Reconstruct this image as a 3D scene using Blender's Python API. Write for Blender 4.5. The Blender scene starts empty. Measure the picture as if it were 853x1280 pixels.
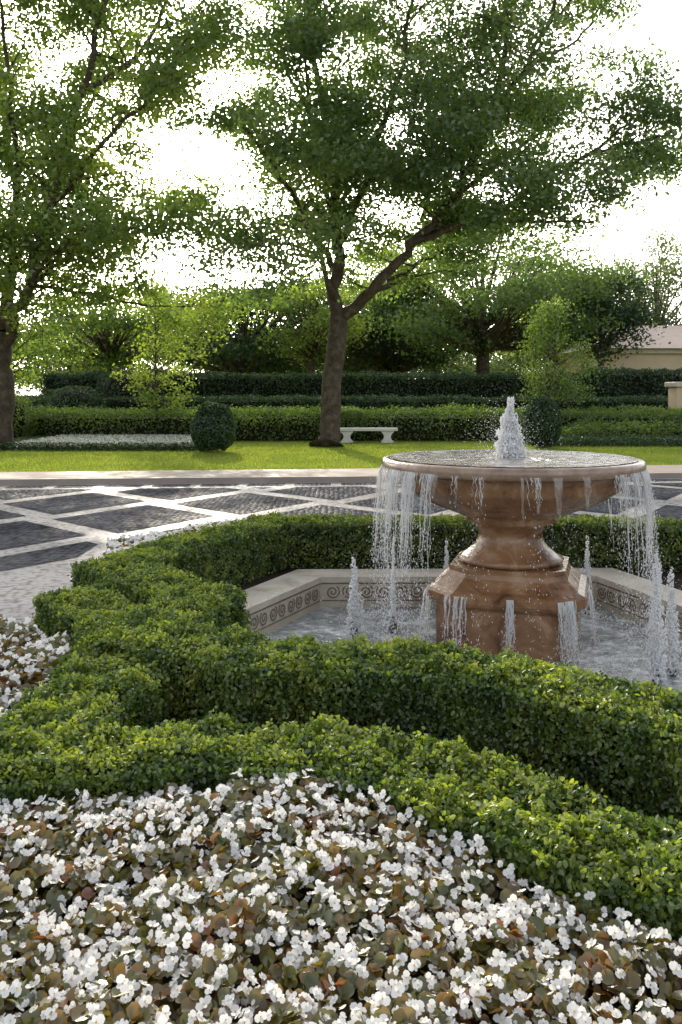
import bpy, bmesh, math, random
import numpy as np
from mathutils import Vector
random.seed(7); rng=np.random.default_rng(11)
scene=bpy.context.scene
COL=scene.collection

# ------------------------------------------------------------ materials
def newmat(name):
    m=bpy.data.materials.new(name); m.use_nodes=True
    nt=m.node_tree; nt.nodes.clear()
    out=nt.nodes.new('ShaderNodeOutputMaterial')
    return m,nt,out
def N(nt,t,**k):
    n=nt.nodes.new(t)
    for a,b in k.items(): setattr(n,a,b)
    return n
def ramp(nt,fac,stops):
    r=N(nt,'ShaderNodeValToRGB'); e=r.color_ramp.elements
    while len(e)<len(stops): e.new(0.5)
    for i,(p,c) in enumerate(stops):
        e[i].position=p; e[i].color=(*c,1)
    nt.links.new(fac,r.inputs[0]); return r.outputs[0]
def leafmat(name,cols,trans=0.45,gloss=0.08,nscale=2.0,rough=0.45,tboost=(1.5,1.6,0.7)):
    m,nt,out=newmat(name); L=nt.links.new
    geo=N(nt,'ShaderNodeNewGeometry')
    tc=N(nt,'ShaderNodeTexCoord')
    no=N(nt,'ShaderNodeTexNoise'); no.inputs['Scale'].default_value=nscale; no.inputs['Detail'].default_value=3
    L(tc.outputs['Object'],no.inputs['Vector'])
    mx=N(nt,'ShaderNodeMath',operation='MULTIPLY_ADD'); L(geo.outputs['Random Per Island'],mx.inputs[0]); mx.inputs[1].default_value=0.55
    sb=N(nt,'ShaderNodeMath',operation='MULTIPLY_ADD'); L(no.outputs['Fac'],sb.inputs[0]); sb.inputs[1].default_value=1.6; sb.inputs[2].default_value=-0.6
    L(sb.outputs[0],mx.inputs[2])
    n=len(cols); c=ramp(nt,mx.outputs[0],[(i/(n-1) if n>1 else 0,cc) for i,cc in enumerate(cols)])
    d=N(nt,'ShaderNodeBsdfDiffuse'); L(c,d.inputs[0])
    t=N(nt,'ShaderNodeBsdfTranslucent')
    mul=N(nt,'ShaderNodeMix',data_type='RGBA',blend_type='MULTIPLY'); mul.inputs[0].default_value=1; L(c,mul.inputs[6]); mul.inputs[7].default_value=(*tboost,1)
    L(mul.outputs[2],t.inputs[0])
    s=N(nt,'ShaderNodeMixShader'); s.inputs[0].default_value=trans; L(d.outputs[0],s.inputs[1]); L(t.outputs[0],s.inputs[2])
    g=N(nt,'ShaderNodeBsdfGlossy'); g.inputs['Roughness'].default_value=rough; g.inputs[0].default_value=(.9,.95,.9,1)
    s2=N(nt,'ShaderNodeMixShader'); s2.inputs[0].default_value=gloss; L(s.outputs[0],s2.inputs[1]); L(g.outputs[0],s2.inputs[2])
    L(s2.outputs[0],out.inputs[0]); return m
def stonemat(name,cols,scale=3,rough=0.6,bump=0.2,bscale=30,detail=6,distort=0.0,spec=0.5,lo=.3,hi=.7):
    m,nt,out=newmat(name); L=nt.links.new
    tc=N(nt,'ShaderNodeTexCoord')
    no=N(nt,'ShaderNodeTexNoise'); no.inputs['Scale'].default_value=scale; no.inputs['Detail'].default_value=detail; no.inputs['Distortion'].default_value=distort
    no.inputs['Roughness'].default_value=0.65
    L(tc.outputs['Object'],no.inputs['Vector'])
    n=len(cols); c=ramp(nt,no.outputs['Fac'],[(lo+(hi-lo)*i/(n-1),cc) for i,cc in enumerate(cols)])
    b=N(nt,'ShaderNodeBsdfPrincipled'); L(c,b.inputs['Base Color'])
    b.inputs['Specular IOR Level'].default_value=spec
    n2=N(nt,'ShaderNodeTexNoise'); n2.inputs['Scale'].default_value=bscale; n2.inputs['Detail'].default_value=5
    L(tc.outputs['Object'],n2.inputs['Vector'])
    rr=N(nt,'ShaderNodeMapRange'); L(no.outputs['Fac'],rr.inputs[0]); rr.inputs[1].default_value=.3; rr.inputs[2].default_value=.7; rr.inputs[3].default_value=rough*.7; rr.inputs[4].default_value=min(1,rough*1.3)
    L(rr.outputs[0],b.inputs['Roughness'])
    bu=N(nt,'ShaderNodeBump'); bu.inputs['Strength'].default_value=bump; bu.inputs['Distance'].default_value=0.02; L(n2.outputs['Fac'],bu.inputs['Height']); L(bu.outputs[0],b.inputs['Normal'])
    L(b.outputs[0],out.inputs[0]); return m

M={}
M['bark']=stonemat('bark',[(.04,.028,.02),(.09,.066,.05),(.16,.125,.095)],6,.9,.9,14,spec=.2)
M['tree_leaf']=leafmat('tree_leaf',[(.05,.095,.03),(.09,.145,.045),(.14,.20,.065),(.21,.26,.085)],.55,.06,.35)
M['left_leaf']=leafmat('left_leaf',[(.06,.105,.025),(.11,.165,.038),(.17,.225,.05),(.26,.30,.07)],.58,.06,.35)
M['yellow_leaf']=leafmat('yellow_leaf',[(.11,.17,.03),(.18,.24,.045),(.28,.32,.07)],.55,.06,.6)
M['far_leaf']=leafmat('far_leaf',[(.045,.07,.035),(.075,.11,.05),(.12,.16,.07),(.18,.22,.10)],.45,.05,.18)
M['dark_leaf']=leafmat('dark_leaf',[(.02,.042,.024),(.034,.065,.03),(.06,.095,.04)],.4,.05,.2)
M['box_leaf']=leafmat('box_leaf',[(.03,.06,.010),(.07,.115,.017),(.13,.185,.028),(.23,.28,.045)],.45,.06,6,.45)
M['box_sun_tint']=leafmat('box_leaf_sun_tint',[(.13,.18,.025),(.23,.28,.04),(.36,.38,.065)],.5,.06,8,.45)  # yellower box leaf; the sunlit look of the hedge tops is in its colour
M['hedge_leaf']=leafmat('hedge_leaf',[(.018,.042,.014),(.035,.07,.02),(.065,.11,.028)],.35,.06,1.2)
M['azalea_leaf']=leafmat('azalea_leaf',[(.06,.10,.018),(.11,.17,.026),(.19,.25,.045)],.5,.06,1.0)
M['begonia_leaf']=leafmat('begonia_leaf',[(.07,.095,.02),(.13,.135,.028),(.19,.13,.035),(.21,.075,.035)],.45,.07,9,.3,(1.6,1.2,.7))
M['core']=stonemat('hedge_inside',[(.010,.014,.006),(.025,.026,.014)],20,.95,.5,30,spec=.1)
M['soil']=stonemat('soil',[(.02,.013,.009),(.06,.042,.03)],25,.95,1,40,spec=.1)
M['petal']=leafmat('petal',[(.88,.87,.86),(.95,.94,.93)],.4,.03,3,.4,(1,1,1))
M['stamen']=stonemat('stamen',[(.7,.5,.06),(.8,.62,.1)],5,.7)
M['white_bloom']=leafmat('white_bloom',[(.55,.58,.5),(.75,.75,.7)],.3,.03,3,.5,(1,1,1))
m,nt,out=newmat('lawn_grass'); L=nt.links.new
tc=N(nt,'ShaderNodeTexCoord'); n1=N(nt,'ShaderNodeTexNoise'); n1.inputs['Scale'].default_value=.5; n1.inputs['Detail'].default_value=8; L(tc.outputs['Object'],n1.inputs['Vector'])
c=ramp(nt,n1.outputs['Fac'],[(.3,(.14,.19,.035)),(.5,(.20,.25,.045)),(.7,(.27,.30,.065))])
b=N(nt,'ShaderNodeBsdfDiffuse'); L(c,b.inputs[0]); n2=N(nt,'ShaderNodeTexNoise'); n2.inputs['Scale'].default_value=40; L(tc.outputs['Object'],n2.inputs['Vector'])
bu=N(nt,'ShaderNodeBump'); bu.inputs['Distance'].default_value=.03; L(n2.outputs['Fac'],bu.inputs['Height']); L(bu.outputs[0],b.inputs['Normal'])
L(b.outputs[0],out.inputs[0]); M['grass']=m
M['blade']=leafmat('grass_blade',[(.15,.205,.035),(.22,.27,.045),(.31,.34,.07)],.5,.03,.6)
M['fountain']=stonemat('fountain_marble',[(.10,.045,.022),(.23,.115,.055),(.31,.17,.085),(.40,.26,.16)],4.5,.24,.25,26,10,.8,.55,.34,.68)
M['rim']=stonemat('fountain_rim',[(.20,.12,.08),(.34,.23,.165),(.46,.36,.28)],5,.2,.2,26,10,.8,.6)
M['limestone']=stonemat('limestone',[(.42,.36,.28),(.53,.47,.38),(.60,.54,.45)],4,.5,.1,40)
M['kerb']=stonemat('kerb_stone',[(.25,.205,.175),(.36,.305,.265)],1.5,.8,.1,40,spec=.12)
M['bench']=stonemat('bench_stone',[(.60,.57,.52),(.76,.73,.68)],6,.8,.2,40)
M['tile']=stonemat('tile_ground',[(.44,.38,.29),(.54,.47,.37)],8,.4,.05,40)
M['scroll']=stonemat('tile_scroll',[(.12,.085,.06),(.20,.15,.11)],8,.4,.05,40)
M['stucco']=stonemat('stucco',[(.58,.43,.29),(.68,.53,.38)],1,.9,.1,30)
M['roof']=stonemat('roof_tile',[(.48,.37,.30),(.62,.50,.42)],4,.8,.4,12)
M['glass']=stonemat('window_glass',[(.02,.02,.025),(.04,.04,.05)],2,.1,0)
M['metal']=stonemat('dark_metal',[(.02,.02,.02),(.05,.05,.05)],9,.4)
def groundmix(name,scale,cols,wear,gl,rough,rnd,bstr,bdist):
    m,nt,out=newmat(name); L=nt.links.new
    tc=N(nt,'ShaderNodeTexCoord')
    v=N(nt,'ShaderNodeTexVoronoi'); v.inputs['Scale'].default_value=scale; v.inputs['Randomness'].default_value=rnd; L(tc.outputs['Object'],v.inputs['Vector'])
    n=N(nt,'ShaderNodeTexNoise'); n.inputs['Scale'].default_value=.9; n.inputs['Detail'].default_value=7; L(tc.outputs['Object'],n.inputs['Vector'])
    c=ramp(nt,v.outputs['Distance'],cols)
    c2=ramp(nt,n.outputs['Fac'],[(.3,(wear,wear,wear)),(.7,(1,1,1))])
    v2=N(nt,'ShaderNodeMix',data_type='RGBA',blend_type='MULTIPLY'); v2.inputs[0].default_value=1; L(c,v2.inputs[6]); L(c2,v2.inputs[7])
    d=N(nt,'ShaderNodeBsdfDiffuse'); L(v2.outputs[2],d.inputs[0])
    g=N(nt,'ShaderNodeBsdfGlossy'); g.inputs['Roughness'].default_value=rough
    bu=N(nt,'ShaderNodeBump'); bu.invert=True; bu.inputs['Strength'].default_value=bstr; bu.inputs['Distance'].default_value=bdist
    L(v.outputs['Distance'],bu.inputs['Height']); L(bu.outputs[0],d.inputs['Normal']); L(bu.outputs[0],g.inputs['Normal'])
    mr=N(nt,'ShaderNodeMapRange'); L(n.outputs['Fac'],mr.inputs[0]); mr.inputs[1].default_value=.35; mr.inputs[2].default_value=.65; mr.inputs[3].default_value=gl*.4; mr.inputs[4].default_value=gl*1.6
    s=N(nt,'ShaderNodeMixShader'); L(mr.outputs[0],s.inputs[0]); L(d.outputs[0],s.inputs[1]); L(g.outputs[0],s.inputs[2])
    L(s.outputs[0],out.inputs[0]); return m
M['paving']=groundmix('pale_paving',20,[(0,(.50,.475,.45)),(.5,(.44,.415,.39)),(.9,(.20,.185,.17))],.7,.06,.35,1,.3,.01)
M['cobble']=groundmix('dark_cobble',13,[(0,(.125,.13,.155)),(.45,(.085,.09,.105)),(.72,(.02,.02,.025))],.65,.02,.4,.6,.7,.04)
def water(name='pool_water',cols=None):
    m,nt,out=newmat(name); L=nt.links.new
    tc=N(nt,'ShaderNodeTexCoord')
    n=N(nt,'ShaderNodeTexNoise'); n.inputs['Scale'].default_value=14; n.inputs['Detail'].default_value=5; L(tc.outputs['Object'],n.inputs['Vector'])
    f=N(nt,'ShaderNodeTexNoise'); f.inputs['Scale'].default_value=6; f.inputs['Detail'].default_value=9; f.inputs['Roughness'].default_value=.75; L(tc.outputs['Object'],f.inputs['Vector'])
    c=ramp(nt,f.outputs['Fac'],cols or [(.38,(.16,.18,.18)),(.52,(.34,.37,.36)),(.64,(.8,.82,.82))])
    b=N(nt,'ShaderNodeBsdfPrincipled'); L(c,b.inputs['Base Color']); b.inputs['Roughness'].default_value=.08
    bu=N(nt,'ShaderNodeBump'); bu.inputs['Strength'].default_value=.8; bu.inputs['Distance'].default_value=.03; L(n.outputs['Fac'],bu.inputs['Height']); L(bu.outputs[0],b.inputs['Normal'])
    L(b.outputs[0],out.inputs[0]); return m
M['water']=water()
M['bowlw']=water('bowl_water',[(.40,(.24,.20,.17)),(.52,(.38,.35,.32)),(.64,(.78,.78,.76))])
def foam(name,tr,em=.9,gl=.12):
    m,nt,out=newmat(name); L=nt.links.new
    d=N(nt,'ShaderNodeBsdfDiffuse'); d.inputs[0].default_value=(em,em,em,1)
    t=N(nt,'ShaderNodeBsdfTranslucent'); t.inputs[0].default_value=(em,em,em,1)
    g=N(nt,'ShaderNodeBsdfGlossy'); g.inputs['Roughness'].default_value=.1
    a=N(nt,'ShaderNodeMixShader'); a.inputs[0].default_value=.55; L(d.outputs[0],a.inputs[1]); L(t.outputs[0],a.inputs[2])
    a2=N(nt,'ShaderNodeMixShader'); a2.inputs[0].default_value=gl; L(a.outputs[0],a2.inputs[1]); L(g.outputs[0],a2.inputs[2])
    if tr>0:
        x=N(nt,'ShaderNodeBsdfTransparent')
        a3=N(nt,'ShaderNodeMixShader'); a3.inputs[0].default_value=tr; L(a2.outputs[0],a3.inputs[1]); L(x.outputs[0],a3.inputs[2]); a2=a3
    L(a2.outputs[0],out.inputs[0]); return m
M['foam']=foam('water_foam',0,.98); M['stream']=foam('water_stream',.3,.98); M['veil']=foam('water_veil',.78,.95,.3)

# ------------------------------------------------------------ mesh helpers
def link(ob,parent=None):
    COL.objects.link(ob)
    if parent: ob.parent=parent
    return ob
def empty(name,loc=(0,0,0)):
    e=bpy.data.objects.new(name,None); e.location=(0,0,0); COL.objects.link(e); return e
def pymesh(name,V,F,mats,parent=None,smooth=False,midx=None):
    me=bpy.data.meshes.new(name); me.from_pydata([tuple(v) for v in V],[],F)
    for m in (mats if isinstance(mats,list) else [mats]): me.materials.append(m)
    if midx is not None: me.polygons.foreach_set('material_index',midx)
    if smooth: me.polygons.foreach_set('use_smooth',[True]*len(me.polygons))
    me.update()
    return link(bpy.data.objects.new(name,me),parent)
def inst(name,TV,TF,P,R,S,mats,parent=None,TM=None,smooth=False):
    TV=np.asarray(TV,float); n=len(P); nv=len(TV)
    S=np.asarray(S,float)
    if S.ndim==1: S=np.repeat(S[:,None],3,1)
    V=np.einsum('nij,nvj->nvi',R,TV[None]*S[:,None,:])+P[:,None,:]
    flat=np.concatenate([np.array(f) for f in TF]); lens=np.array([len(f) for f in TF])
    loops=(flat[None]+nv*np.arange(n)[:,None]).ravel()
    starts=np.concatenate([[0],np.cumsum(np.tile(lens,n))[:-1]])
    me=bpy.data.meshes.new(name)
    me.vertices.add(n*nv); me.vertices.foreach_set('co',V.ravel().astype(np.float32))
    me.loops.add(len(loops)); me.loops.foreach_set('vertex_index',loops.astype(np.int32))
    me.polygons.add(n*len(TF)); me.polygons.foreach_set('loop_start',starts.astype(np.int32))
    for m in (mats if isinstance(mats,list) else [mats]): me.materials.append(m)
    if TM is not None: me.polygons.foreach_set('material_index',np.tile(np.array(TM,np.int32),n))
    if smooth: me.polygons.foreach_set('use_smooth',np.ones(n*len(TF),bool))
    me.update(calc_edges=True)
    return link(bpy.data.objects.new(name,me),parent)
def frames(n,twist=None):
    n=n/np.linalg.norm(n,axis=1,keepdims=True)
    a=rng.normal(size=n.shape); x=a-(a*n).sum(1,keepdims=True)*n; x/=np.linalg.norm(x,axis=1,keepdims=True)
    y=np.cross(n,x); return np.stack([x,y,n],axis=2)
LEAF_V=[(0,-.5,0),(.28,-.02,.07),(0,.5,0),(-.28,-.02,.07)]; LEAF_F=[(0,1,2,3)]
LEAF6_V=[(0,-.5,0),(.27,-.22,.06),(.27,.2,.06),(0,.5,-.04),(-.27,.2,.06),(-.27,-.22,.06)]; LEAF6_F=[(0,1,2,3),(0,3,4,5)]
def leaves(name,P,size,mat,parent=None,nrm=None,spread=.8,six=False):
    n=len(P)
    nn=rng.normal(size=(n,3))*spread
    if nrm is not None: nn=nn+nrm
    S=size*rng.uniform(.65,1.3,n)
    return inst(name,LEAF6_V if six else LEAF_V,LEAF6_F if six else LEAF_F,P,frames(nn),S,mat,parent)
_k=rng.normal(size=(24,3)); _k/=np.linalg.norm(_k,axis=1,keepdims=True); _f=rng.uniform(.6,2.2,24); _ph=rng.uniform(0,6.28,24)
def wob(P,scale):
    return np.sin((P/scale)@(_k*_f[:,None]).T*2.2+_ph).sum(1)/5.0
def inpoly(x,y,poly):
    r=np.zeros(len(x),bool); n=len(poly)
    for i in range(n):
        x1,y1=poly[i]; x2,y2=poly[(i+1)%n]
        if y1==y2: continue
        c=((y1>y)!=(y2>y))&(x<(x2-x1)*(y-y1)/(y2-y1)+x1); r^=c
    return r
def sheet(name,outer,holes,z,mat,parent=None):
    bm=bmesh.new(); es=[]
    for lp in [outer]+holes:
        vs=[bm.verts.new((a,b,z)) for a,b in lp]
        for i in range(len(vs)): es.append(bm.edges.new((vs[i],vs[(i+1)%len(vs)])))
    bmesh.ops.triangle_fill(bm,use_beauty=True,use_dissolve=False,edges=es,normal=(0,0,1))
    for f in bm.faces:
        if f.normal.z<0: f.normal_flip()
    me=bpy.data.meshes.new(name); bm.to_mesh(me); bm.free(); me.materials.append(mat)
    return link(bpy.data.objects.new(name,me),parent)
def lathe(name,prof,c,mat,parent,seg=96,smooth=True,midx=None):
    V=[];F=[]
    for r,z in prof:
        for i in range(seg):
            a=2*math.pi*i/seg; V.append((c[0]+r*math.cos(a),c[1]+r*math.sin(a),z))
    for j in range(len(prof)-1):
        for i in range(seg):
            k=(i+1)%seg; F.append((j*seg+i,j*seg+k,(j+1)*seg+k,(j+1)*seg+i))
    mi=None
    if midx: mi=[0 if j<midx else 1 for j in range(len(prof)-1) for i in range(seg)]
    return pymesh(name,V,F,mat,parent,smooth,mi)
def loft(name,rings,mat,parent,cap=True,smooth=False):
    n=len(rings[0]); V=[p for r in rings for p in r]; F=[]
    for j in range(len(rings)-1):
        for i in range(n):
            k=(i+1)%n; F.append((j*n+i,j*n+k,(j+1)*n+k,(j+1)*n+i))
    if cap: F.append(tuple(range((len(rings)-1)*n,len(rings)*n))); F.append(tuple(reversed(range(n))))
    return pymesh(name,V,F,mat,parent,smooth)
class Tubes:
    def __init__(s): s.V=[];s.F=[]
    def add(s,pts,rad,sides=6):
        b=len(s.V); pts=[Vector(p) for p in pts]
        for i,p in enumerate(pts):
            t=(pts[min(i+1,len(pts)-1)]-pts[max(i-1,0)])
            t=t.normalized() if t.length>1e-6 else Vector((0,0,1))
            u=t.cross(Vector((.3,.9,.1))); u.normalize(); w=t.cross(u)
            for k in range(sides):
                a=2*math.pi*k/sides; s.V.append(p+(u*math.cos(a)+w*math.sin(a))*rad[i])
        for i in range(len(pts)-1):
            for k in range(sides):
                q=(k+1)%sides; s.F.append((b+i*sides+k,b+i*sides+q,b+(i+1)*sides+q,b+(i+1)*sides+k))
    def make(s,name,mat,parent): return pymesh(name,s.V,s.F,mat,parent,True)
def box(name,x0,x1,y0,y1,z0,z1,mat,parent):
    V=[(x,y,z) for z in(z0,z1) for x,y in((x0,y0),(x1,y0),(x1,y1),(x0,y1))]
    return pymesh(name,V,[(3,2,1,0),(4,5,6,7),(0,1,5,4),(1,2,6,5),(2,3,7,6),(3,0,4,7)],mat,parent)

# ------------------------------------------------------------ ground, court, island
pool=[(-.17,7.55),(-.80,6.2),(-.2,5.15),(.6,4.65),(1.8,4.5),(2.8,5.0),(2.62,6.2),(2.2,7.6)]
cx=sum(p[0] for p in pool)/8; cy=sum(p[1] for p in pool)/8
def grow(poly,d):
    n=len(poly);o=[]
    for i in range(n):
        p0=Vector(poly[i-1]);p1=Vector(poly[i]);p2=Vector(poly[(i+1)%n])
        a=(p1-p0).normalized();b=(p2-p1).normalized()
        na=Vector((-a.y,a.x));nb=Vector((-b.y,b.x))
        m=(na+nb).normalized(); s=d/max(.3,m.dot(na))
        if (p1-Vector((cx,cy))).dot(m)<0: s=-s
        q=p1+m*s; o.append((q.x,q.y))
    return o
pool_out=grow(pool,.34)
island=[(-1.0,10.0),(-2.3,8.3),(-2.05,7.0),(-2.2,5.9),(-2.5,5.55),(-4.6,5.2),(-5.2,-.6),(6.5,-.6),(6.5,8.8),(-.7,8.75)]
court=[(-40,-30),(45,-30),(45,15.6+4.5),(20,15.6+2),(8,15.6+.9),(0,15.6),(-8,14.9),(-20,14.3),(-40,13.4)]
kerb_out=[(45,17.3+5),(20,17.3+2.4),(8,17.3+.95),(0,17.2),(-8,16.3),(-20,15.2),(-40,14.2)]
groundhole=court[:2]+kerb_out
sheet('ground',[(-300,-200),(300,-200),(300,400),(-300,400)],[groundhole],0.05,M['grass'])
sheet('paved_court',court,[island],0.0,M['paving'])
sheet('soil_bed',island,[pool_out],-0.03,M['soil'])
line_in=court[2:]; V=[];F=[]
for (a,b),(c,d) in zip(line_in,kerb_out):
    V+= [(a,b,-.02),(a,b,.10),(a+(c-a)*.16,b+(d-b)*.16,.10),(a+(c-a)*.165,b+(d-b)*.165,.085),(a+(c-a)*.18,b+(d-b)*.18,.10),(c,d,.10),(c,d,.03)]
for i in range(len(kerb_out)-1):
    for j in range(6): F.append((i*7+j,(i+1)*7+j,(i+1)*7+j+1,i*7+j+1))
pymesh('kerb',V,F,M['kerb'])
def clipline(poly,f):
    o=[]
    for i in range(len(poly)):
        p=poly[i];q=poly[(i+1)%len(poly)];a=f(p);b=f(q)
        if a>=0:o.append(p)
        if a*b<0:
            t=a/(a-b);o.append((p[0]+t*(q[0]-p[0]),p[1]+t*(q[1]-p[1])))
    return o
def kline(x): return 15.6+ (x*.0875 if x<0 else x*.11)
V=[];F=[]
for i in range(-26,27):
    for j in range(-26,27):
        c=(-2.62+1.22*(i-j),11.2+1.52*(i+j))
        if not(-24<c[0]<24 and -12<c[1]<20): continue
        s=.82; k=[(c[0]-1.22*s,c[1]-.15),(c[0]+.1,c[1]-1.52*s),(c[0]+1.22*s,c[1]+.15),(c[0]-.1,c[1]+1.52*s)]
        k=clipline(k,lambda p:kline(p[0])-.75-p[1])
        if c[0]<-1 and 5.5<c[1]<12:
            k=clipline(k,lambda p:(p[1]-8.3)*1.3-(p[0]+2.7)*1.8)
            k=clipline(k,lambda p:-2.55-p[0]) if c[1]<9.5 else k
            k=clipline(k,lambda p:p[1]-5.8) if c[1]<8 else k
        if len(k)<3: continue
        ax=np.array([q[0] for q in k]);ay=np.array([q[1] for q in k])
        if inpoly(ax,ay,island).any() or inpoly(np.array([ax.mean()]),np.array([ay.mean()]),island).any(): continue
        b=len(V);V+=[(x,y,.005) for x,y in k];F.append(tuple(range(b,len(V))))
pymesh('cobble_panels',V,F,M['cobble'])
V=[];F=[];x=-24
while x<24:
    b=len(V);w=.62
    V+=[(x,kline(x)-.5,.005),(x+w,kline(x+w)-.5,.005),(x+w,kline(x+w)-.15,.005),(x,kline(x)-.15,.005)];F.append((b,b+1,b+2,b+3));x+=.8
pymesh('cobble_border',V,F,M['cobble'])

# ------------------------------------------------------------ pool
P=empty('fountain_pool')
n=len(pool)
V=[(x,y,.012) for x,y in pool]+[(x,y,.012) for x,y in pool_out]+[(x,y,-.05) for x,y in pool_out]+[(x,y,-.035) for x,y in pool]
F=[]
for i in range(n):
    k=(i+1)%n; F+=[(i,k,n+k,n+i),(n+i,n+k,2*n+k,2*n+i),(k,i,3*n+i,3*n+k)]
pymesh('coping',V,F,M['limestone'],P)
wall=grow(pool,.012)
V=[(x,y,-.035) for x,y in wall]+[(x,y,-.7) for x,y in wall];F=[((i+1)%n,i,n+i,n+(i+1)%n) for i in range(n)]
V+=[(x,y,-.035) for x,y in pool];F+=[(i,(i+1)%n,2*n+(i+1)%n,2*n+i) for i in range(n)]
pymesh('pool_wall',V,F,M['tile'],P)
V=[];F=[]
def ribbon(pts,w,O,U,nrm):
    b=len(V)
    for i,(a,c) in enumerate(pts):
        a0,c0=pts[max(i-1,0)];a1,c1=pts[min(i+1,len(pts)-1)]
        dx,dy=a1-a0,c1-c0;l=math.hypot(dx,dy) or 1
        for s in(-1,1):
            uu=a-s*dy/l*w;vv=c+s*dx/l*w
            V.append((O[0]+U[0]*uu+nrm[0]*.004,O[1]+U[1]*uu+nrm[1]*.004,vv))
    for i in range(len(pts)-1): F.append((b+2*i,b+2*i+1,b+2*i+3,b+2*i+2))
for i in range(n):
    a=Vector(wall[i]);b=Vector(wall[(i+1)%n]);u=(b-a);Ln=u.length;u.normalize()
    nr=Vector((-u.y,u.x)); 
    if nr.dot(Vector((cx,cy))-a)<0: nr=-nr
    pz=.145;cnt=int(Ln/pz);st=(Ln-cnt*pz)/2
    for s in range(cnt):
        c0=st+(s+.5)*pz
        pts=[]
        for t in range(26):
            th=t/25*3.6*math.pi; r=.062*(1-t/25*.86)
            pts.append((c0+r*math.cos(th+2.2)*(1 if s%2 else -1),-.118+r*math.sin(th+2.2)*.98))
        ribbon(pts,.0065,a,u,nr)
    ribbon([(0.01,-.046),(Ln-.01,-.046)],.005,a,u,nr);ribbon([(0.01,-.192),(Ln-.01,-.192)],.005,a,u,nr)
pymesh('scroll_frieze',V,F,M['scroll'],P)
sheet('pool_floor',wall,[],-.69,M['limestone'],P)
sheet('water',wall,[],-.25,M['water'])

# ------------------------------------------------------------ fountain
FT=empty('fountain'); FX,FY=1.27,6.6; FS=.955
prof=[(.36,.33),(.40,.345),(.41,.37),(.36,.39),(.33,.42),(.275,.46),(.25,.52),(.245,.56),(.27,.61),(.34,.635),(.36,.65),(.34,.665),(.42,.70),(.6,.765),(.74,.83),(.82,.885),(.85,.90),(.85,.93),(.865,.985),(.90,1.01),(.96,1.02),(1.0,1.03),(1.01,1.05),(1.01,1.085),(.995,1.103),(.96,1.108),(.93,1.10),(.90,1.07),(.8,1.05),(.02,1.04)]
prof=[(r*FS,z) for r,z in prof]
lathe('bowl_and_stem',prof,(FX,FY),[M['fountain'],M['rim']],FT,128,True,20)
def octa(h,ch,z,rot=-math.radians(17)):
    p=[(-h+ch,-h),(h-ch,-h),(h,-h+ch),(h,h-ch),(h-ch,h),(-h+ch,h),(-h,h-ch),(-h,-h+ch)]
    c,s=math.cos(rot),math.sin(rot); return [(FX+x*c-y*s,FY+x*s+y*c,z) for x,y in p]
loft('plinth',[octa(.50,.17,-.7),octa(.50,.17,.06),octa(.515,.175,.075),octa(.545,.19,.095),octa(.56,.195,.12),octa(.56,.195,.165),octa(.545,.19,.18),octa(.50,.17,.20),octa(.43,.15,.27),octa(.415,.145,.30),octa(.415,.145,.335)],M['fountain'],FT)
V=[(FX,FY,1.112)];F=[]
for j in range(1,25):
    for i in range(64):
        r=.955*FS*j/24;a=2*math.pi*i/64; V.append((FX+r*math.cos(a),FY+r*math.sin(a),1.1125+.006*math.sin(r*46+2*math.sin(a*3))*(1-r/.96)+random.uniform(-.0015,.0015)))
for i in range(64): F.append((0,1+i,1+(i+1)%64))
for j in range(23):
    for i in range(64):
        k=(i+1)%64;F.append((1+j*64+i,1+j*64+k,1+(j+1)*64+k,1+(j+1)*64+i))
pymesh('bowl_water',V,F,M['bowlw'],FT,True)
# water jets -------------------------------------------------
bm=bmesh.new(); bmesh.ops.create_icosphere(bm,subdivisions=1,radius=.5)
IV=[tuple(v.co) for v in bm.verts]; IF=[tuple(v.index for v in f.verts) for f in bm.faces]; bm.free()
WJ=empty('water_jets')
def plume(x,y,z0,h,r0,n,spray=.5,top=1.0):
    """foaming column made of several leaning tongues that break up at the top"""
    n=int(n*2.8); K=9
    ka=np.arange(K)*2.4+rng.uniform(0,.8,K); kh=np.array([1.0,.93,.84,.78,.7,.62,.55,.45,.35])*rng.uniform(.93,1.05,K); kh[0]=1
    ko=r0*np.array([.05,.12,.2,.3,.35,.42,.5,.55,.6]); kr=r0*rng.uniform(.36,.5,K)
    kl=r0*rng.uniform(-.25,.12,K)*top
    i=rng.choice(K,n,p=kh/kh.sum()); t=rng.uniform(0,1,n)**.85
    rad=kr[i]*np.sqrt(rng.random(n))*(1-.72*t**2.0)*(1+.25*np.sin(t*21+i*2))
    a=rng.uniform(0,6.283,n); off=ko[i]+kl[i]*t
    Pp=np.stack([x+off*np.cos(ka[i])+rad*np.cos(a),y+off*np.sin(ka[i])+rad*np.sin(a),z0+t*h*kh[i]],1)
    s=rng.uniform(.004,.015,n)*(1.2-t*.45); S=np.stack([s,s,s*rng.uniform(1.0,3.0,n)],1)
    nn=np.stack([rng.normal(0,.35,n),rng.normal(0,.35,n),np.ones(n)],1)
    inst('plume',IV,IF,Pp,frames(nn),S,M['foam'],WJ,smooth=True)
    k=int(n*spray*.5); t=rng.uniform(0,1.1,k); rr=r0*(.7+rng.exponential(.6,k))
    a=rng.uniform(0,6.283,k)
    Pp=np.stack([x+rr*np.cos(a),y+rr*np.sin(a),z0+t*h*rng.uniform(.3,1.05,k)],1)
    s=rng.uniform(.002,.0065,k)
    inst('spray',IV,IF,Pp,frames(rng.normal(size=(k,3))),s,M['foam'],WJ,smooth=True)
plume(FX-.01,FY,1.10,.46,.15,2000,.35)
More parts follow.
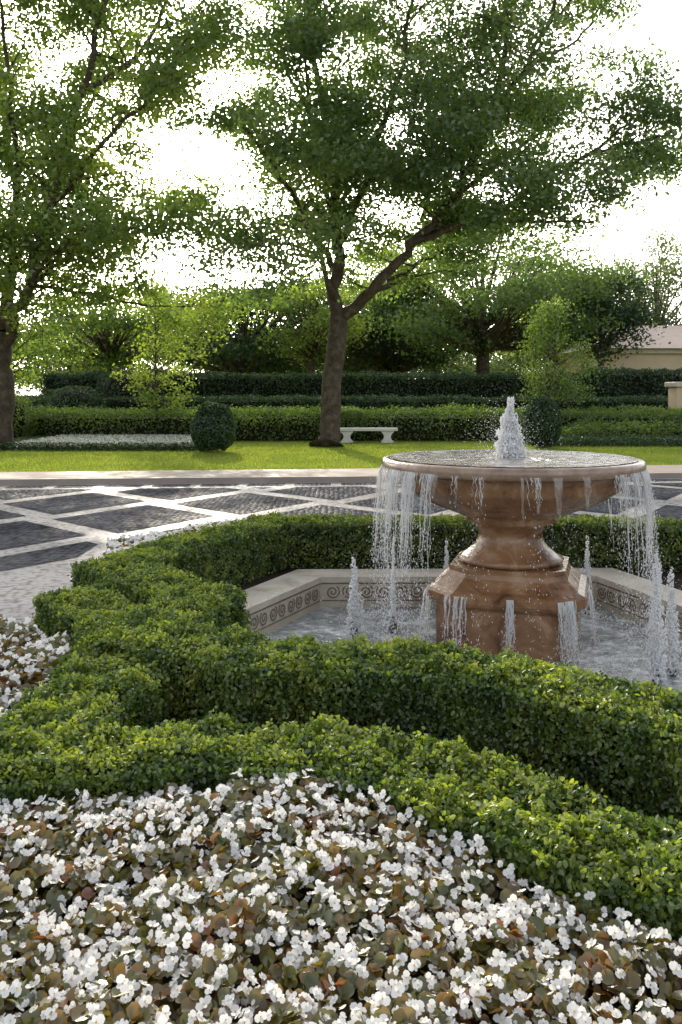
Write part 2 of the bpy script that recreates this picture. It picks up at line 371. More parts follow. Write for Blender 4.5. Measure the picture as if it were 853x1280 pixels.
def nozzle(x,y):
    lathe('nozzle',[(.001,-.12),(.016,-.12),(.018,-.16),(.026,-.17),(.03,-.2),(.03,-.3)],(x,y),M['metal'],WJ,12)
for (x,y,h,r,nn) in [(.10,6.6,.60,.09,520),(.40,6.75,.74,.035,300),(2.05,7.35,.64,.07,400),(1.97,5.5,.86,.085,620),(2.16,5.75,.70,.08,520),(.9,7.5,.6,.07,250),(2.5,6.9,.5,.06,250)]:
    plume(x,y,-.24,h,r,nn,.55); nozzle(x,y)
# falling water ---------------------------------------------
T=Tubes(); drops=[]
def stream(a,r0,z0,zend,w,out=.06,nd=1.0):
    k=max(5,int((z0-zend)/.035)); pts=[];rad=[]
    jx,jy=random.uniform(-.02,.02),random.uniform(-.02,.02); ph=random.uniform(0,6)
    o2=out*random.uniform(.4,1.6)
    for i in range(k+1):
        t=i/k; z=z0+(zend-z0)*t; r=r0+o2*math.sqrt(max(0,z0-z))
        aa=a+.008*math.sin(ph+t*11)
        pts.append((FX+r*math.cos(aa)+jx*t,FY+r*math.sin(aa)+jy*t,z)); rad.append(w*(1-.65*t)*random.uniform(.35,1.5))
    T.add(pts,rad,4)
    for q in range(int(16*nd*(1+z0-zend))):
        z=random.uniform(-.24,z0-.06 if random.random()<.3 else (zend+z0)/2); r=r0+o2*math.sqrt(z0-z)+random.gauss(0,.02)
        aa=a+random.gauss(0,.035); drops.append((FX+r*math.cos(aa),FY+r*math.sin(aa),z))
R0=1.008*FS
for lo,hi,cnt,l0,l1 in [(152,232,230,.12,.95),(-52,38,190,.12,.85),(232,308,40,.03,.28),(38,152,60,.2,.7)]:
    base=[random.uniform(lo,hi) for _ in range(max(6,cnt//6))]
    for _ in range(cnt):
        a=math.radians(random.choice(base)+random.gauss(0,1.5)); stream(a,R0,1.05,1.05-random.uniform(l0,l1)*random.uniform(.4,1),random.uniform(.0008,.0036),nd=.75)
for _ in range(110):
    a=math.radians(random.choice([random.gauss(296,3),random.gauss(293,4),random.gauss(297,2),random.gauss(225,5),random.gauss(187,6),random.gauss(258,2),random.gauss(340,8)]))
    aa=a+math.radians(17); m_=max(abs(math.cos(aa)),abs(math.sin(aa)),(abs(math.cos(aa))+abs(math.sin(aa)))/(2-.195/.56*1.0))
    stream(a,.565/m_,.17,random.uniform(-.25,.02),random.uniform(.0015,.006),.06,.8)
FW=empty('falling_water'); T.make('streams',M['stream'],FW)
# thin torn veils of water hanging from the rim
V=[];F=[]
for lo,hi,cnt in [(155,230,22),(-48,35,18),(235,305,5)]:
    for _ in range(cnt):
        a0=math.radians(random.uniform(lo,hi)); wd=math.radians(random.uniform(1.2,4.5)); ln=random.uniform(.08,.42); nu,nv_=5,8; b=len(V)
        tip=[random.uniform(.55,1) for _ in range(nu)]
        for j in range(nv_):
            for i in range(nu):
                t=j/(nv_-1); z=1.05-ln*t*tip[i]; a=a0+(i/(nu-1)-.5)*wd*(1-.7*t)+.004*math.sin(j*1.7+i)
                r=R0+.055*math.sqrt(max(0,1.05-z))+.004*math.sin(i*2.1+j); V.append((FX+r*math.cos(a),FY+r*math.sin(a),z))
        for j in range(nv_-1):
            for i in range(nu-1): F.append((b+j*nu+i,b+j*nu+i+1,b+(j+1)*nu+i+1,b+(j+1)*nu+i))
pymesh('veils',V,F,M['veil'],FW,True)
D=np.array(drops); s=rng.uniform(.002,.0058,len(D)); S=np.stack([s,s,s*rng.uniform(1,4,len(D))],1)
inst('droplets',IV,IF,D,np.repeat(np.eye(3)[None],len(D),0),S,M['foam'],FW,smooth=True)
k=2600; a=rng.uniform(0,6.283,k); r=rng.normal(1.0,.14,k); D=np.stack([FX+r*np.cos(a),FY+r*np.sin(a),-.247+rng.exponential(.03,k)],1)
D=D[inpoly(D[:,0],D[:,1],wall)]; inst('splash',IV,IF,D,frames(rng.normal(size=D.shape)),rng.uniform(.003,.013,len(D)),M['foam'],FW,smooth=True)

# ------------------------------------------------------------ hedges
def hedge(name,pts,width,height,dens,leaf,mat,z0=0,rough=.03,wl=.12,six=True,new=None):  # new: leaf material with sunlight painted into its colour
    par=empty(name); allP=[];allN=[]; cv=[];cf=[]
    segs=[(pts[i],pts[i+1]) for i in range(len(pts)-1)]
    hw=width/2
    for si,(a,b) in enumerate(segs):
        a=np.array(a,float);b=np.array(b,float);d=b-a;Ln=np.linalg.norm(d);d/=Ln;nr=np.array([-d[1],d[0]])
        e=hw*.85; L0=-e;L1=Ln+e
        for kind,area in (('t',(L1-L0)*width),('l',(L1-L0)*height),('r',(L1-L0)*height),('s',width*height),('e',width*height)):
            n=int(area*dens); u=rng.uniform(L0,L1,n);v=rng.uniform(-hw,hw,n);z=rng.uniform(0,1,n)**.8*height
            if kind=='t': z=np.full(n,height);nn=np.tile([0,0,1.],(n,1))
            elif kind=='l': v=np.full(n,hw);nn=np.tile([nr[0],nr[1],.35],(n,1))
            elif kind=='r': v=np.full(n,-hw);nn=np.tile([-nr[0],-nr[1],.35],(n,1))
            elif kind=='s': u=np.full(n,L0);nn=np.tile([-d[0],-d[1],.35],(n,1))
            else: u=np.full(n,L1);nn=np.tile([d[0],d[1],.35],(n,1))
            edge=np.minimum(np.minimum(hw-np.abs(v),0.5*width),.06*width/.42)/(.06*width/.42)
            if kind=='t': z=z-(1-edge)**2*.04*width/.42
            q=np.stack([a[0]+d[0]*u+nr[0]*v,a[1]+d[1]*u+nr[1]*v,z0+z],1)
            w=wob(q,wl)*rough*.7+wob(q*1.3+5,wl*4)*rough*.8+rng.normal(0,rough*.5,n)-rng.exponential(rough*.7,n)+rough*.4
            q=q+nn*w[:,None]
            allP.append(q);allN.append(nn)
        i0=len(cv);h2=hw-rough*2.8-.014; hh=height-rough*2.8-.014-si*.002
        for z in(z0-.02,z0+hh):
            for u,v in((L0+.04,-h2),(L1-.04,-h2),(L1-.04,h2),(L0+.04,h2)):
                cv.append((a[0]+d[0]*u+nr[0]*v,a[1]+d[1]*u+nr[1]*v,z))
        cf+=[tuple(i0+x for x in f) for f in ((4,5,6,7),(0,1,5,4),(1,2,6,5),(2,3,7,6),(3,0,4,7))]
    Pq=np.concatenate(allP);Nq=np.concatenate(allN)
    keep=np.ones(len(Pq),bool)
    for (a,b) in segs:
        a=np.array(a,float);b=np.array(b,float);d=b-a;Ln=np.linalg.norm(d);d/=Ln;nr=np.array([-d[1],d[0]])
        r=Pq[:,:2]-a;u=r@d;v=r@nr
        keep&=~((u>-hw*.85+.06)&(u<Ln+hw*.85-.06)&(np.abs(v)<hw-.06-rough)&(Pq[:,2]<z0+height-.06-rough*2))
    Pq=Pq[keep];Nq=Nq[keep]
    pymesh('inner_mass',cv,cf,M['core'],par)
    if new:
        is_tint=(wob(Pq,.06)+wob(Pq+3,.25)*.7+rng.normal(0,.7,len(Pq))+np.where(Nq[:,2]>.9,.6,-.7)>.9)  # patchy pick, mostly top leaves, coloured brighter as if sunlit
        q2=Pq[is_tint]+Nq[is_tint]*rng.uniform(.004,.018,is_tint.sum())[:,None]
        leaves('sun_tint_leaves',q2,leaf,new,par,nrm=Nq[is_tint]*.6,spread=.8,six=six)
        Pq=Pq[~is_tint];Nq=Nq[~is_tint]
    leaves('leaves',Pq,leaf,mat,par,nrm=Nq*.7,spread=.8,six=six)
    return par
inner_a=[(-.65,8.28),(-1.3,6.95),(-1.58,6.15),(-.86,5.25),(-.98,4.4),(-.3,4.04),(.35,3.97),(.75,3.77),(1.35,3.2),(1.9,2.6)]
inner_b=[(-.65,8.3),(2.0,8.32),(3.4,8.1),(4.3,7.0)]
outer_a=[(-1.45,5.75),(-1.62,5.5),(-1.2,4.85),(-1.04,3.95),(-1.15,3.3)]
outer_b=[(-1.9,2.95),(-1.1,3.1),(-.55,3.25),(.0,3.2),(.36,2.96),(.72,2.6),(1.1,2.25),(1.6,1.7)]
hedge('boxwood_hedge',inner_a,.42,.43,16000,.021,M['box_leaf'],-.03,.019,.05,new=M['box_sun_tint'])
hedge('boxwood_hedge',inner_b,.44,.42,9000,.027,M['box_leaf'],-.03,.018,.06,new=M['box_sun_tint'])
hedge('boxwood_hedge',outer_a,.42,.36,15000,.021,M['box_leaf'],-.03,.019,.05,new=M['box_sun_tint'])
hedge('boxwood_hedge',outer_b,.40,.34,17000,.0205,M['box_leaf'],-.03,.019,.05,new=M['box_sun_tint'])
hedge('azalea_hedge',[(-9.3,28.3),(0,28.6),(12,28.6)],1.6,.95,420,.085,M['azalea_leaf'],0.05,.08,.3,six=False)
hedge('clipped_hedge',[(-12,31.6),(0,32),(20,33)],1.2,1.35,420,.085,M['hedge_leaf'],0.05,.05,.3,six=False)
hedge('tall_hedge',[(-11,35.3),(0,35.5),(9.5,35.8)],1.6,2.25,420,.10,M['hedge_leaf'],0.05,.06,.4,six=False)
hedge('tall_hedge',[(10.5,35.3),(24,36)],1.6,2.4,420,.10,M['hedge_leaf'],0.05,.06,.4,six=False)
hedge('azalea_hedge',[(7,26.8),(12,27.3)],1.2,.5,420,.08,M['azalea_leaf'],0.05,.09,.3,six=False)

def blob(name,c,rx,rz,n,leaf,mat,rough=.05,core=True,flat=-.9,par=None):
    par=par or empty(name)
    d=rng.normal(size=(n,3)); d/=np.linalg.norm(d,axis=1,keepdims=True); d=d[d[:,2]>flat]
    q=np.array(c)+d*np.array([rx,rx,rz])
    q=q+d*(wob(q,rx*.5)*rough-rng.exponential(rough*.5,len(q)))[:,None]
    if core:
        bm=bmesh.new();bmesh.ops.create_icosphere(bm,subdivisions=3,radius=1)
        V=[(c[0]+v.co.x*(rx-rough*2.2),c[1]+v.co.y*(rx-rough*2.2),c[2]+v.co.z*(rz-rough*2.2)) for v in bm.verts];F=[tuple(v.index for v in f.verts) for f in bm.faces];bm.free()
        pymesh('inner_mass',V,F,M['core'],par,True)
    leaves('leaves',q,leaf,mat,par,nrm=d,spread=.7)
    return par
blob('topiary_ball',(-3.32,22.8,.68),.60,.66,9000,.06,M['hedge_leaf'],.03)
blob('topiary_ball',(5.6,24.5,.75),.55,.72,8000,.06,M['hedge_leaf'],.03)
blob('round_shrub',(-10.3,27,.7),.9,.85,4000,.09,M['azalea_leaf'],.1)
blob('round_shrub',(-9.3,30.5,.9),1.1,1.0,4000,.09,M['hedge_leaf'],.1)
blob('round_shrub',(10.6,28,.4),.8,.6,3000,.08,M['azalea_leaf'],.1)
blob('round_shrub',(-8.2,33,1.3),1.0,1.2,4000,.09,M['dark_leaf'],.1)
n=15000; x=rng.uniform(-8.6,-4.0,n); y=rng.uniform(23.2,27.4,n)
leaves('groundcover',np.stack([x,y,.16+rng.uniform(0,.13,n)],1),.06,M['white_bloom'],None,nrm=np.array([0,0,1.]),spread=.6)
n=24000; x=rng.uniform(-9.5,-3.5,n); y=rng.uniform(23.0,27.5,n)
leaves('groundcover_leaves',np.stack([x,y,.06+rng.uniform(0,.2,n)],1),.08,M['hedge_leaf'],None,nrm=np.array([0,0,1.]),spread=.6)
n=22000; x=rng.uniform(5.5,14,n); y=rng.uniform(24.8,27.8,n)
leaves('groundcover_leaves',np.stack([x,y,.06+rng.uniform(0,.25,n)],1),.08,M['hedge_leaf'],None,nrm=np.array([0,0,1.]),spread=.7)
n=90000; x=rng.uniform(-14,15,n); y=rng.uniform(0,1,n)**1.3*11+16.2
ok=y>np.where(x<0,17.25+x*.115,17.25+x*.125); x=x[ok];y=y[ok]
TV=[(-.12,0,0),(.12,0,0),(0,.15,1)];R=frames(np.stack([rng.normal(0,.3,len(x)),rng.normal(0,.3,len(x)),np.ones(len(x))],1))
inst('lawn_blades',TV,[(0,1,2)],np.stack([x,y,np.full(len(x),.05)],1),R,rng.uniform(.025,.06,len(x)),M['blade'])

# ------------------------------------------------------------ begonia beds
def arc(cxp,cyp,rx,ry,n=7):
    return [(cxp+math.cos(2*math.pi*i/n+math.pi/n)*rx,cyp+math.sin(2*math.pi*i/n+math.pi/n)*ry) for i in range(n)]
FV=[];FF=[];FM=[]
def addpetal(ang,off,rx,ry,up):
    b=len(FV);c,s=math.cos(ang),math.sin(ang)
    for x,y in arc(off,0,rx,ry,7):
        z=up*x*.5+ (abs(y)/ry)**2*.07
        FV.append((x*c-y*s,x*s+y*c,z))
    FF.append(tuple(range(b,b+7)));FM.append(0)
addpetal(0,.27,.29,.31,.5);addpetal(math.pi,.27,.29,.31,.5);addpetal(math.pi/2,.23,.2,.15,.75);addpetal(-math.pi/2,.23,.2,.15,.75)
b=len(FV)
for a in range(4): FV.append((.085*math.cos(a*1.5708),.085*math.sin(a*1.5708),.10))
FV.append((0,0,.2))
for a in range(4): FF.append((b+a,b+(a+1)%4,b+4));FM.append(1)
LV=[(0,-.42,0),(0,.5,-.03),(.25,-.45,.07),(.47,-.15,.16),(.46,.2,.15),(.25,.44,.06),(-.25,-.45,.07),(-.47,-.15,.16),(-.46,.2,.15),(-.25,.44,.06)]
LF=[(0,2,3,4,5,1),(1,9,8,7,6,0)]
def begonias(name,poly,h,nfl,nlf,fs=.043,ls=.055):
    par=empty(name)
    xs=[p[0] for p in poly];ys=[p[1] for p in poly];A=(max(xs)-min(xs))*(max(ys)-min(ys))
    def pts(d):
        n=int(A*d);x=rng.uniform(min(xs),max(xs),n);y=rng.uniform(min(ys),max(ys),n);k=inpoly(x,y,poly);return x[k],y[k]
    def surf(x,y):
        q=np.stack([x,y,x*0],1); return h+wob(q,.13)*.022+wob(q+9,.5)*.02
    x,y=pts(nlf); dz=rng.uniform(0,1,len(x))**1.8*.10-.006
    nn=np.stack([rng.normal(0,.65,len(x)),rng.normal(-.25,.65,len(x)),np.ones(len(x))],1)
    inst('leaves',LV,LF,np.stack([x,y,surf(x,y)-dz],1),frames(nn),rng.uniform(.5,1.3,len(x))*ls,M['begonia_leaf'],par)
    x,y=pts(nfl)
    q=np.stack([x,y,x*0],1); k=wob(q,.07)+rng.normal(0,.7,len(x))>-.45; x=x[k];y=y[k]
    nn=np.stack([rng.normal(0,.65,len(x)),rng.normal(-.5,.65,len(x)),np.ones(len(x))],1)
    inst('flowers',FV,FF,np.stack([x,y,surf(x,y)+rng.uniform(-.03,.035,len(x))],1),frames(nn),rng.uniform(.5,1.35,len(x))*fs,[M['petal'],M['stamen']],par,TM=FM)
    V=[(a,b,h-.11) for a,b in poly];pymesh('bed_fill',V,[tuple(range(len(V)))],M['soil'],par)
begonias('begonia_bed',[(-2.4,1.2),(-2.4,2.72),(-1.9,2.72),(-1.1,2.86),(-.55,3.02),(-.03,2.97),(.2,2.78),(.56,2.42),(.95,2.06),(1.35,1.6),(1.6,1.2)],.25,2700,4200,.0265,.034)
begonias('begonia_bed',[(-3.6,5.0),(-2.25,5.35),(-1.9,5.1),(-1.45,4.7),(-1.28,4.0),(-1.35,3.4),(-3.6,3.2)],.27,1500,1900,.033,.042)
begonias('begonia_bed',[(-1.0,9.9),(-2.2,8.3),(-1.95,7.0),(-1.6,7.0),(-.9,8.5),(-.75,9.0)],.18,900,700,.045,.055)

# ------------------------------------------------------------ trees
def grow_tree(name,limbs,leafmat_,leaf=.13,seed=1,sub=12,tw=6,per=95,sublen=2.3,spread=.36,start=.3):
    random.seed(seed); par=empty(name);T=Tubes();C=[]
    def interp(pts,t):
        f=t*(len(pts)-1);i=min(int(f),len(pts)-2);f-=i;a=Vector(pts[i]);b=Vector(pts[i+1]);return a.lerp(b,f),(b-a).normalized()
    def smooth(pts,r0,r1,k=4):
        o=[];n=len(pts)
        for i in range(n-1):
            p0=Vector(pts[max(i-1,0)]);p1=Vector(pts[i]);p2=Vector(pts[i+1]);p3=Vector(pts[min(i+2,n-1)])
            for j in range(k):
                t=j/k
                o.append(.5*((2*p1)+(p2-p0)*t+(2*p0-5*p1+4*p2-p3)*t*t+(3*p1-p0-3*p2+p3)*t**3))
        o.append(Vector(pts[-1]));m=len(o)
        return o,[r0+(r1-r0)*(i/(m-1))**.8 for i in range(m)]
    for li,(pts,r0,r1,leafy) in enumerate(limbs):
        o,rr=smooth(pts,r0,r1)
        for i in range(1,len(o)-1): o[i]+=Vector((random.gauss(0,.07),random.gauss(0,.07),0))*(1 if leafy else .3)
        if li==0: rr=[r*(1+.75*math.exp(-i*1.5)) for i,r in enumerate(rr)]
        T.add(o,rr,10)
        if not leafy: continue
        Lm=sum((Vector(pts[i+1])-Vector(pts[i])).length for i in range(len(pts)-1))
        ns=max(4,int(sub*Lm/7)); st=leafy if isinstance(leafy,float) else start
        for s in range(ns+1):
            t=st+(1-st)*s/ns if s<ns else 1.0
            p,d=interp(o,min(1,max(0,t+random.uniform(-.03,.03)))); ri=rr[min(len(rr)-1,int(t*(len(rr)-1)))]
            az=random.uniform(0,6.283); v=Vector((math.cos(az),math.sin(az),random.uniform(-.3,.7)))*1.0+d*.55; v.normalize()
            sl=sublen*random.uniform(.5,1.35)*(1.1-.3*t); q=p.copy();sp=[q.copy()]
            for k in range(5):
                v=(v+Vector((random.gauss(0,.2),random.gauss(0,.2),random.gauss(.0,.14)))).normalized();q=q+v*sl/5;sp.append(q.copy())
            T.add(sp,[max(.012,min(ri*.5,.05))*(1-.75*k/5) for k in range(6)],5)
            for k in range(tw):
                tt=.3+.7*(k+random.random())/tw; a,d2=interp(sp,min(tt,1))
                w=(Vector((random.gauss(0,1),random.gauss(0,1),random.gauss(0,.6)))+d2*.8).normalized(); l=random.uniform(.35,1.1)*sublen*.36
                e=a+w*l+Vector((0,0,-.12*l)); T.add([a,a.lerp(e,.5)+Vector((0,0,.05)),e],[.012,.008,.004],3)
                C.append((e,1.0)); C.append((a.lerp(e,.55),.6))
    T.make('trunk_and_limbs',M['bark'],par)
    PP=[]
    for c,wt in C:
        k=int(per*wt*rng.uniform(.3,1.6)/1.6); sp=spread*rng.uniform(.6,1.35)
        PP.append(np.array(c)+rng.normal(size=(k,3))*np.array([sp,sp,sp*.5]))
    PP=np.concatenate(PP); print(name,len(PP))
    leaves('leaves',PP,leaf,leafmat_,par,nrm=np.array([0,0,.5]),spread=.8)
    return par
def W(px,py,dy,D=25.0):
    k=D/1100; return ((px-426.5)*k,D+dy,1.6+(490-py)*k)
mid=[([(-.37,25,0),(-.33,25,.35),(-.28,25,1.4),(-.13,25,2.9),(-.06,25,3.75)],.33,.27,False),
 ([W(424,398,0),W(421,345,.2),W(424,290,.6),W(418,220,.9),W(402,120,1.3),W(380,-20,1.8),W(372,-110,2)],.22,.05,.3),
 ([W(426,400,0),W(450,380,-.3),W(480,350,-.7),W(512,312,-1.0),W(560,262,-1.6),W(600,150,-2.0),W(620,20,-2.3),W(628,-70,-2.2)],.20,.04,.45),
 ([W(512,312,-1.0),W(560,296,-1.6),W(620,275,-2.4),W(690,235,-3.2),W(740,200,-3.4)],.10,.03,True),
 ([W(545,272,-1.4),W(610,215,-.6),W(680,160,.6),W(725,110,1.2)],.09,.03,True),
 ([W(420,345,.2),W(404,300,1.0),W(372,240,1.9),W(330,170,2.6),W(310,90,3)],.12,.03,True),
 ([W(424,300,.5),W(455,230,.2),W(490,130,.1),W(515,10,0),W(525,-90,0)],.13,.03,True),
 ([W(424,380,0),W(402,330,-1.0),W(375,275,-2.2),W(345,235,-3.4),W(325,215,-4.2)],.09,.03,True),
 ([W(450,380,-.3),W(480,352,1.0),W(540,310,2.4),W(610,270,3.6),W(660,255,4.4)],.10,.03,True),
 ([W(580,200,-1.8),W(630,130,-2.8),W(670,40,-3.4),W(690,-50,-3.5)],.08,.03,True),
 ([W(410,160,1.1),W(370,90,1.8),W(340,0,2.2),W(335,-60,2.2)],.07,.03,True),
 ([W(422,250,.8),W(455,180,2.4),W(470,60,3.6),W(480,-40,4)],.08,.03,True),
 ([W(512,312,-1),W(530,285,.6),W(540,190,1.6),W(560,80,2),W(575,-30,2)],.09,.03,True),
 ([W(690,235,-3.2),W(720,230,-3.9),W(765,225,-4.4)],.05,.02,True),
 ([W(560,296,-1.6),W(600,300,-2.6),W(650,308,-3.6),W(690,312,-4.2)],.05,.02,True),
 ([W(630,130,-2.8),W(675,100,-2),W(715,60,-1.6),W(735,20,-1.5)],.05,.02,True),
 ([W(404,330,-.9),W(380,325,-2.4),W(345,330,-3.6),W(320,345,-4.4)],.05,.02,True),
 ([W(424,290,.6),W(400,200,-1.4),W(385,90,-2.4),W(400,-20,-2.6)],.08,.02,True),
 ([W(490,130,.1),W(500,170,-2),W(515,200,-3.2),W(540,215,-4)],.05,.02,True),
 ([W(455,230,.2),W(470,240,-1.8),W(490,250,-3),W(510,245,-4)],.05,.02,True)]
grow_tree('shade_tree',mid,M['tree_leaf'],.13,3,14,7,92,2.1,.34,.2)
D2=24.0
def W2(px,py,dy): return W(px,py,dy,D2)
left=[([(-9.35,24,0),(-9.3,24,.4),(-9.25,24,1.6),(-9.3,24,2.9),(-9.28,24,3.3)],.36,.29,False),
 ([W2(2,415,0),W2(6,340,.3),W2(6,260,.7),W2(-8,160,1),W2(-30,40,1.2),W2(-40,-60,1.2)],.20,.04,True),
 ([W2(2,432,0),W2(28,398,-.4),W2(52,360,-.8),W2(78,285,-1.2),W2(105,205,-1.6),W2(140,100,-1.8),W2(165,0,-1.8),W2(175,-70,-1.8)],.19,.04,True),
 ([W2(78,285,-1.2),W2(115,255,-1.9),W2(165,215,-2.6),W2(225,165,-3.2),W2(262,110,-3.4)],.09,.03,True),
 ([W2(58,345,-.9),W2(100,325,-1.8),W2(150,310,-2.8),W2(215,318,-3.6)],.06,.02,True),
 ([W2(60,340,-.9),W2(40,270,.6),W2(55,180,1.6),W2(90,70,2.3),W2(100,-40,2.5)],.10,.03,True),
 ([W2(2,400,0),W2(-50,340,.5),W2(-110,250,1),W2(-160,120,1.2)],.14,.03,True),
 ([W2(120,150,-1.7),W2(180,90,-1.2),W2(225,10,-.8),W2(240,-60,-.8)],.08,.03,True),
 ([W2(6,330,.2),W2(-20,310,-1.8),W2(-50,290,-3.8)],.08,.03,True),
 ([W2(28,398,-.4),W2(10,385,-2),W2(40,365,-4),W2(60,355,-5)],.06,.02,True),
 ([W2(6,260,.7),W2(45,190,-1.5),W2(60,100,-3),W2(60,10,-3.5)],.08,.03,True),
 ([W2(52,360,-.8),W2(90,300,1.4),W2(150,260,2.6),W2(220,250,3.4)],.07,.02,True),
 ([W2(52,360,-.8),W2(110,365,.8),W2(170,375,1.8),W2(240,370,2.6)],.06,.02,True),
 ([W2(130,130,-1.8),W2(175,150,-.4),W2(215,60,.8),W2(250,30,1.4)],.06,.02,True),
 ([W2(150,60,-1.8),W2(110,20,-2.8),W2(70,0,-3.4),W2(30,10,-3.8)],.05,.02,True)]
grow_tree('shade_tree',left,M['left_leaf'],.13,8,14,7,88,2.0,.34,.2)

def simple_tree(name,x,y,h,cr,cz0,mat,leaf,nl,lump=26,seed=0,par=None,trunk_r=None,sp=.2,shell=.5,cone=0):
    r=random.Random(seed+int(x*10)+int(y)); par=par or empty(name);T=Tubes()
    tr=trunk_r or h*.03; zc=(h+cz0)/2; rz=(h-cz0)/2
    T.add([(x,y,0),(x+.02*h*r.uniform(-1,1),y,cz0*.6),(x,y,cz0+.2*rz),(x,y,zc+.4*rz)],[tr*1.4,tr,tr*.8,tr*.2],8)
    cs=[]
    for i in range(lump):
        d=Vector((r.gauss(0,1),r.gauss(0,1),r.gauss(0,1))).normalized()*(shell+(1-shell)*r.random())
        if cone: 
            hz=r.random()**1.15; a=r.uniform(0,6.283); rr=cr*min(1,.55+1.6*hz)*(1-hz)**.5*(.3+.8*r.random())+.08
            c=Vector((x+rr*math.cos(a),y+rr*math.sin(a),cz0+hz*(h-cz0))); b=Vector((x,y,max(cz0*.9,c.z-rr*.7)))
        else:
            c=Vector((x+d.x*cr,y+d.y*cr,zc+d.z*rz)); b=Vector((x,y,cz0+.25*rz*r.random()+max(0,d.z)*rz*.6))
        cs.append(c)
        mdl=b.lerp(c,.5)+Vector((0,0,-.05*h*r.random()+.02*h))
        T.add([b,mdl,c],[tr*.4,tr*.22,tr*.06],5)
    if cone: T.add([(x,y,cz0),(x,y,h)],[tr*.7,tr*.15],5)
    T.make('trunk_and_limbs',M['bark'],par)
    PP=[]
    for c in cs:
        k=int(nl/lump*r.uniform(.6,1.4));q=rng.normal(size=(k,3))*cr*sp*r.uniform(.7,1.3);q[:,2]*=.6*rz/cr if rz<cr else .8
        PP.append(np.array(c)+q)
    PP=np.concatenate(PP);PP[:,2]=np.maximum(PP[:,2],.3)
    leaves('leaves',PP,leaf,mat,par,nrm=np.array([0,0,.6]),spread=.8)
simple_tree('young_tree',-5.9,28,5.0,1.3,1.2,M['yellow_leaf'],.11,3400,80,5,trunk_r=.045,sp=.12,cone=1)
simple_tree('young_tree',7.3,30,4.6,1.35,1.3,M['left_leaf'],.11,5200,90,6,trunk_r=.05,sp=.15,cone=1)
simple_tree('oak_tree',7.4,46,10.2,7.2,3.4,M['tree_leaf'],.2,42000,80,9,trunk_r=.38,sp=.15,shell=.5)
simple_tree('oak_tree',13.6,46,8.2,2.5,3.2,M['dark_leaf'],.2,9000,30,4,trunk_r=.2,sp=.24)
simple_tree('oak_tree',-5.5,50,8.2,6.0,2.2,M['dark_leaf'],.24,30000,60,2,trunk_r=.3,sp=.17)
simple_tree('oak_tree',3.2,52,8.4,4.2,2.2,M['dark_leaf'],.24,15000,50,3,trunk_r=.3,sp=.18)
simple_tree('oak_tree',-1.5,44,7.2,3.0,3.2,M['yellow_leaf'],.18,6500,40,12,trunk_r=.2,sp=.18)
simple_tree('oak_tree',-10.5,40,6.8,3.8,2.6,M['left_leaf'],.18,12000,46,13,trunk_r=.22,sp=.18)
simple_tree('oak_tree',-15.5,38,5.4,3.2,1.6,M['left_leaf'],.18,11000,40,14,trunk_r=.2,sp=.2)
simple_tree('oak_tree',21.5,60,12.6,4.2,4.0,M['far_leaf'],.24,11000,46,15,trunk_r=.25,sp=.16)
simple_tree('oak_tree',14.8,58,9.5,4.5,3.0,M['far_leaf'],.26,13000,46,16,trunk_r=.25,sp=.18)
simple_tree('oak_tree',1.0,60,9.5,5.0,2.4,M['far_leaf'],.26,14000,50,17,trunk_r=.25,sp=.18)
DT=empty('distant_trees')
rd=random.Random(5)
for i in range(17):
    x=-44+i*5.6+rd.uniform(-1,1)
    simple_tree('x',x,75+rd.uniform(-6,8),rd.uniform(6.5,10.5),5.0,.8,M['far_leaf'],.36,6500,34,30+i,par=DT,trunk_r=.2,sp=.2)

# ------------------------------------------------------------ bench
B=empty('stone_bench'); bx,by=.80,27.0
def rbox(name,x0,x1,y0,y1,z0,z1,c,mat,par):
    rs=[]
    for z,ins in((z0,c),(z0+c,0),(z1-c,0),(z1,c)): rs.append([(x0+ins,y0+ins,z),(x1-ins,y0+ins,z),(x1-ins,y1-ins,z),(x0+ins,y1-ins,z)])
    return loft(name,rs,mat,par)
rbox('seat',bx-.93,bx+.93,by-.24,by+.24,.41,.50,.012,M['bench'],B)
for i,sx in enumerate((-.62,.62)):
    ring=[]
    for z,wd in((.05,.19),(.10,.19),(.12,.15),(.18,.11),(.26,.10),(.33,.14),(.37,.19),(.41,.20)):
        ring.append([(bx+sx-wd,by-.17,z),(bx+sx+wd,by-.17,z),(bx+sx+wd,by+.17,z),(bx+sx-wd,by+.17,z)])
    loft('leg_%d'%(i+1),ring,M['bench'],B)
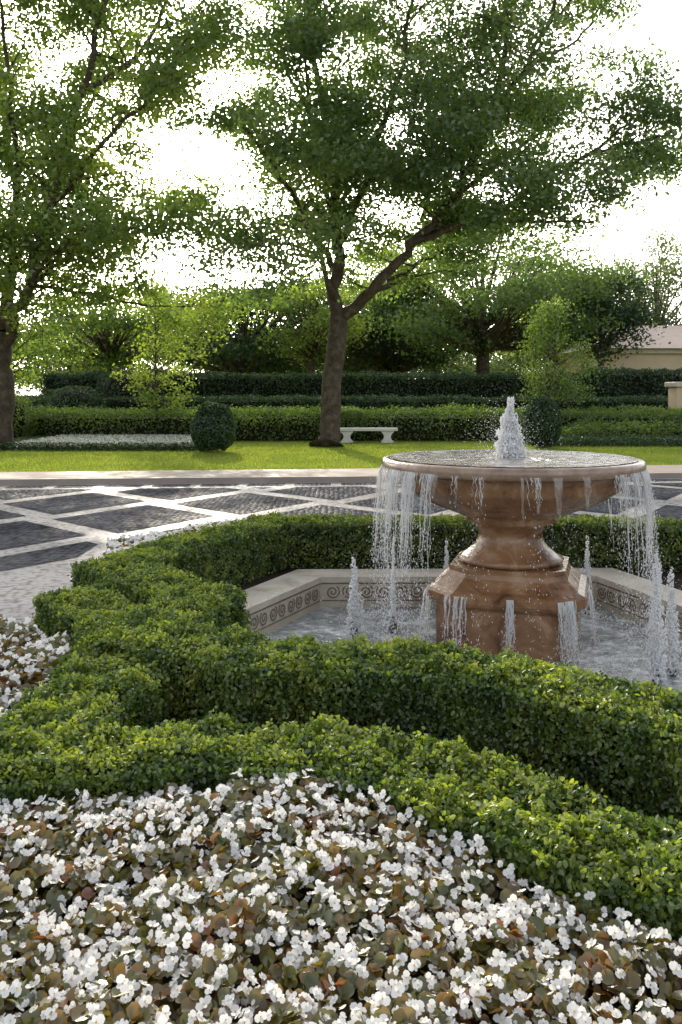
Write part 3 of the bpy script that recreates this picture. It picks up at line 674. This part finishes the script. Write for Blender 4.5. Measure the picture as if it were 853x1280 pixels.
# ------------------------------------------------------------ house + pillar
H=empty('stucco_house')
x0,x1,y0,y1=14.2,34,48,58
box('walls',x0,x1,y0,y1,0,3.7,M['stucco'],H)
box('cornice',x0-.25,x1+.25,y0-.25,y1+.25,3.7,3.95,M['limestone'],H)
V=[(x0-.6,y0-.6,3.96),(x1+.6,y0-.6,3.96),(x1+.6,y1+.6,3.96),(x0-.6,y1+.6,3.96),(x0+2.6,(y0+y1)/2,5.6),(x1-2.6,(y0+y1)/2,5.6)]
pymesh('roof',V,[(0,1,5,4),(1,2,5),(2,3,4,5),(3,0,4),(3,2,1,0)],M['roof'],H)
for i in range(4):
    a=x0+1.4+i*4.4
    box('window_%d'%(i+1),a,a+1.3,y0-.03,y0-.01,1.0,2.8,M['glass'],H)
    box('window_sill_%d'%(i+1),a-.1,a+1.4,y0-.12,y0-.005,.88,.99,M['limestone'],H)
G=empty('gate_pillar')
rbox('shaft',11.45,12.3,30.0,30.8,0,1.75,.01,M['stucco'],G); rbox('cap',11.35,12.4,29.9,30.9,1.755,1.95,.04,M['limestone'],G)

# ------------------------------------------------------------ sky, sun, camera
sd=Vector((-.203,1,.345)).normalized(); el=math.asin(sd.z); az=math.atan2(sd.x,sd.y)
w=bpy.data.worlds.new("World"); scene.world=w; w.use_nodes=True; nt=w.node_tree; nt.nodes.clear()
sk=nt.nodes.new('ShaderNodeTexSky'); sk.sky_type='NISHITA'; sk.sun_disc=False; sk.sun_elevation=el; sk.sun_rotation=az
sk.dust_density=4.5; sk.air_density=1.0; sk.ozone_density=1.0
hs=nt.nodes.new('ShaderNodeHueSaturation'); hs.inputs['Saturation'].default_value=.35; nt.links.new(sk.outputs[0],hs.inputs['Color'])
bg=nt.nodes.new('ShaderNodeBackground'); bg.inputs[1].default_value=.42
ow=nt.nodes.new('ShaderNodeOutputWorld'); nt.links.new(hs.outputs[0],bg.inputs[0]); nt.links.new(bg.outputs[0],ow.inputs[0])
sl=bpy.data.lights.new('sun','SUN'); sl.energy=5; sl.angle=math.radians(.5); sl.color=(1,.88,.7)
so=bpy.data.objects.new('sun',sl); so.rotation_euler=sd.to_track_quat('Z','Y').to_euler(); COL.objects.link(so)
cam=bpy.data.cameras.new('camera'); cam.sensor_fit='VERTICAL'; cam.sensor_height=36; cam.lens=36*1100/1280; cam.shift_y=-150/1280; cam.clip_end=1000; cam.clip_start=.05
co=bpy.data.objects.new('camera',cam); co.location=(0,0,1.6); co.rotation_euler=(math.radians(90),0,0); COL.objects.link(co); scene.camera=co
scene.view_settings.view_transform='Standard'; scene.view_settings.look='None'; scene.view_settings.exposure=0
print('faces',sum(len(o.data.polygons) for o in bpy.data.objects if o.type=='MESH'))
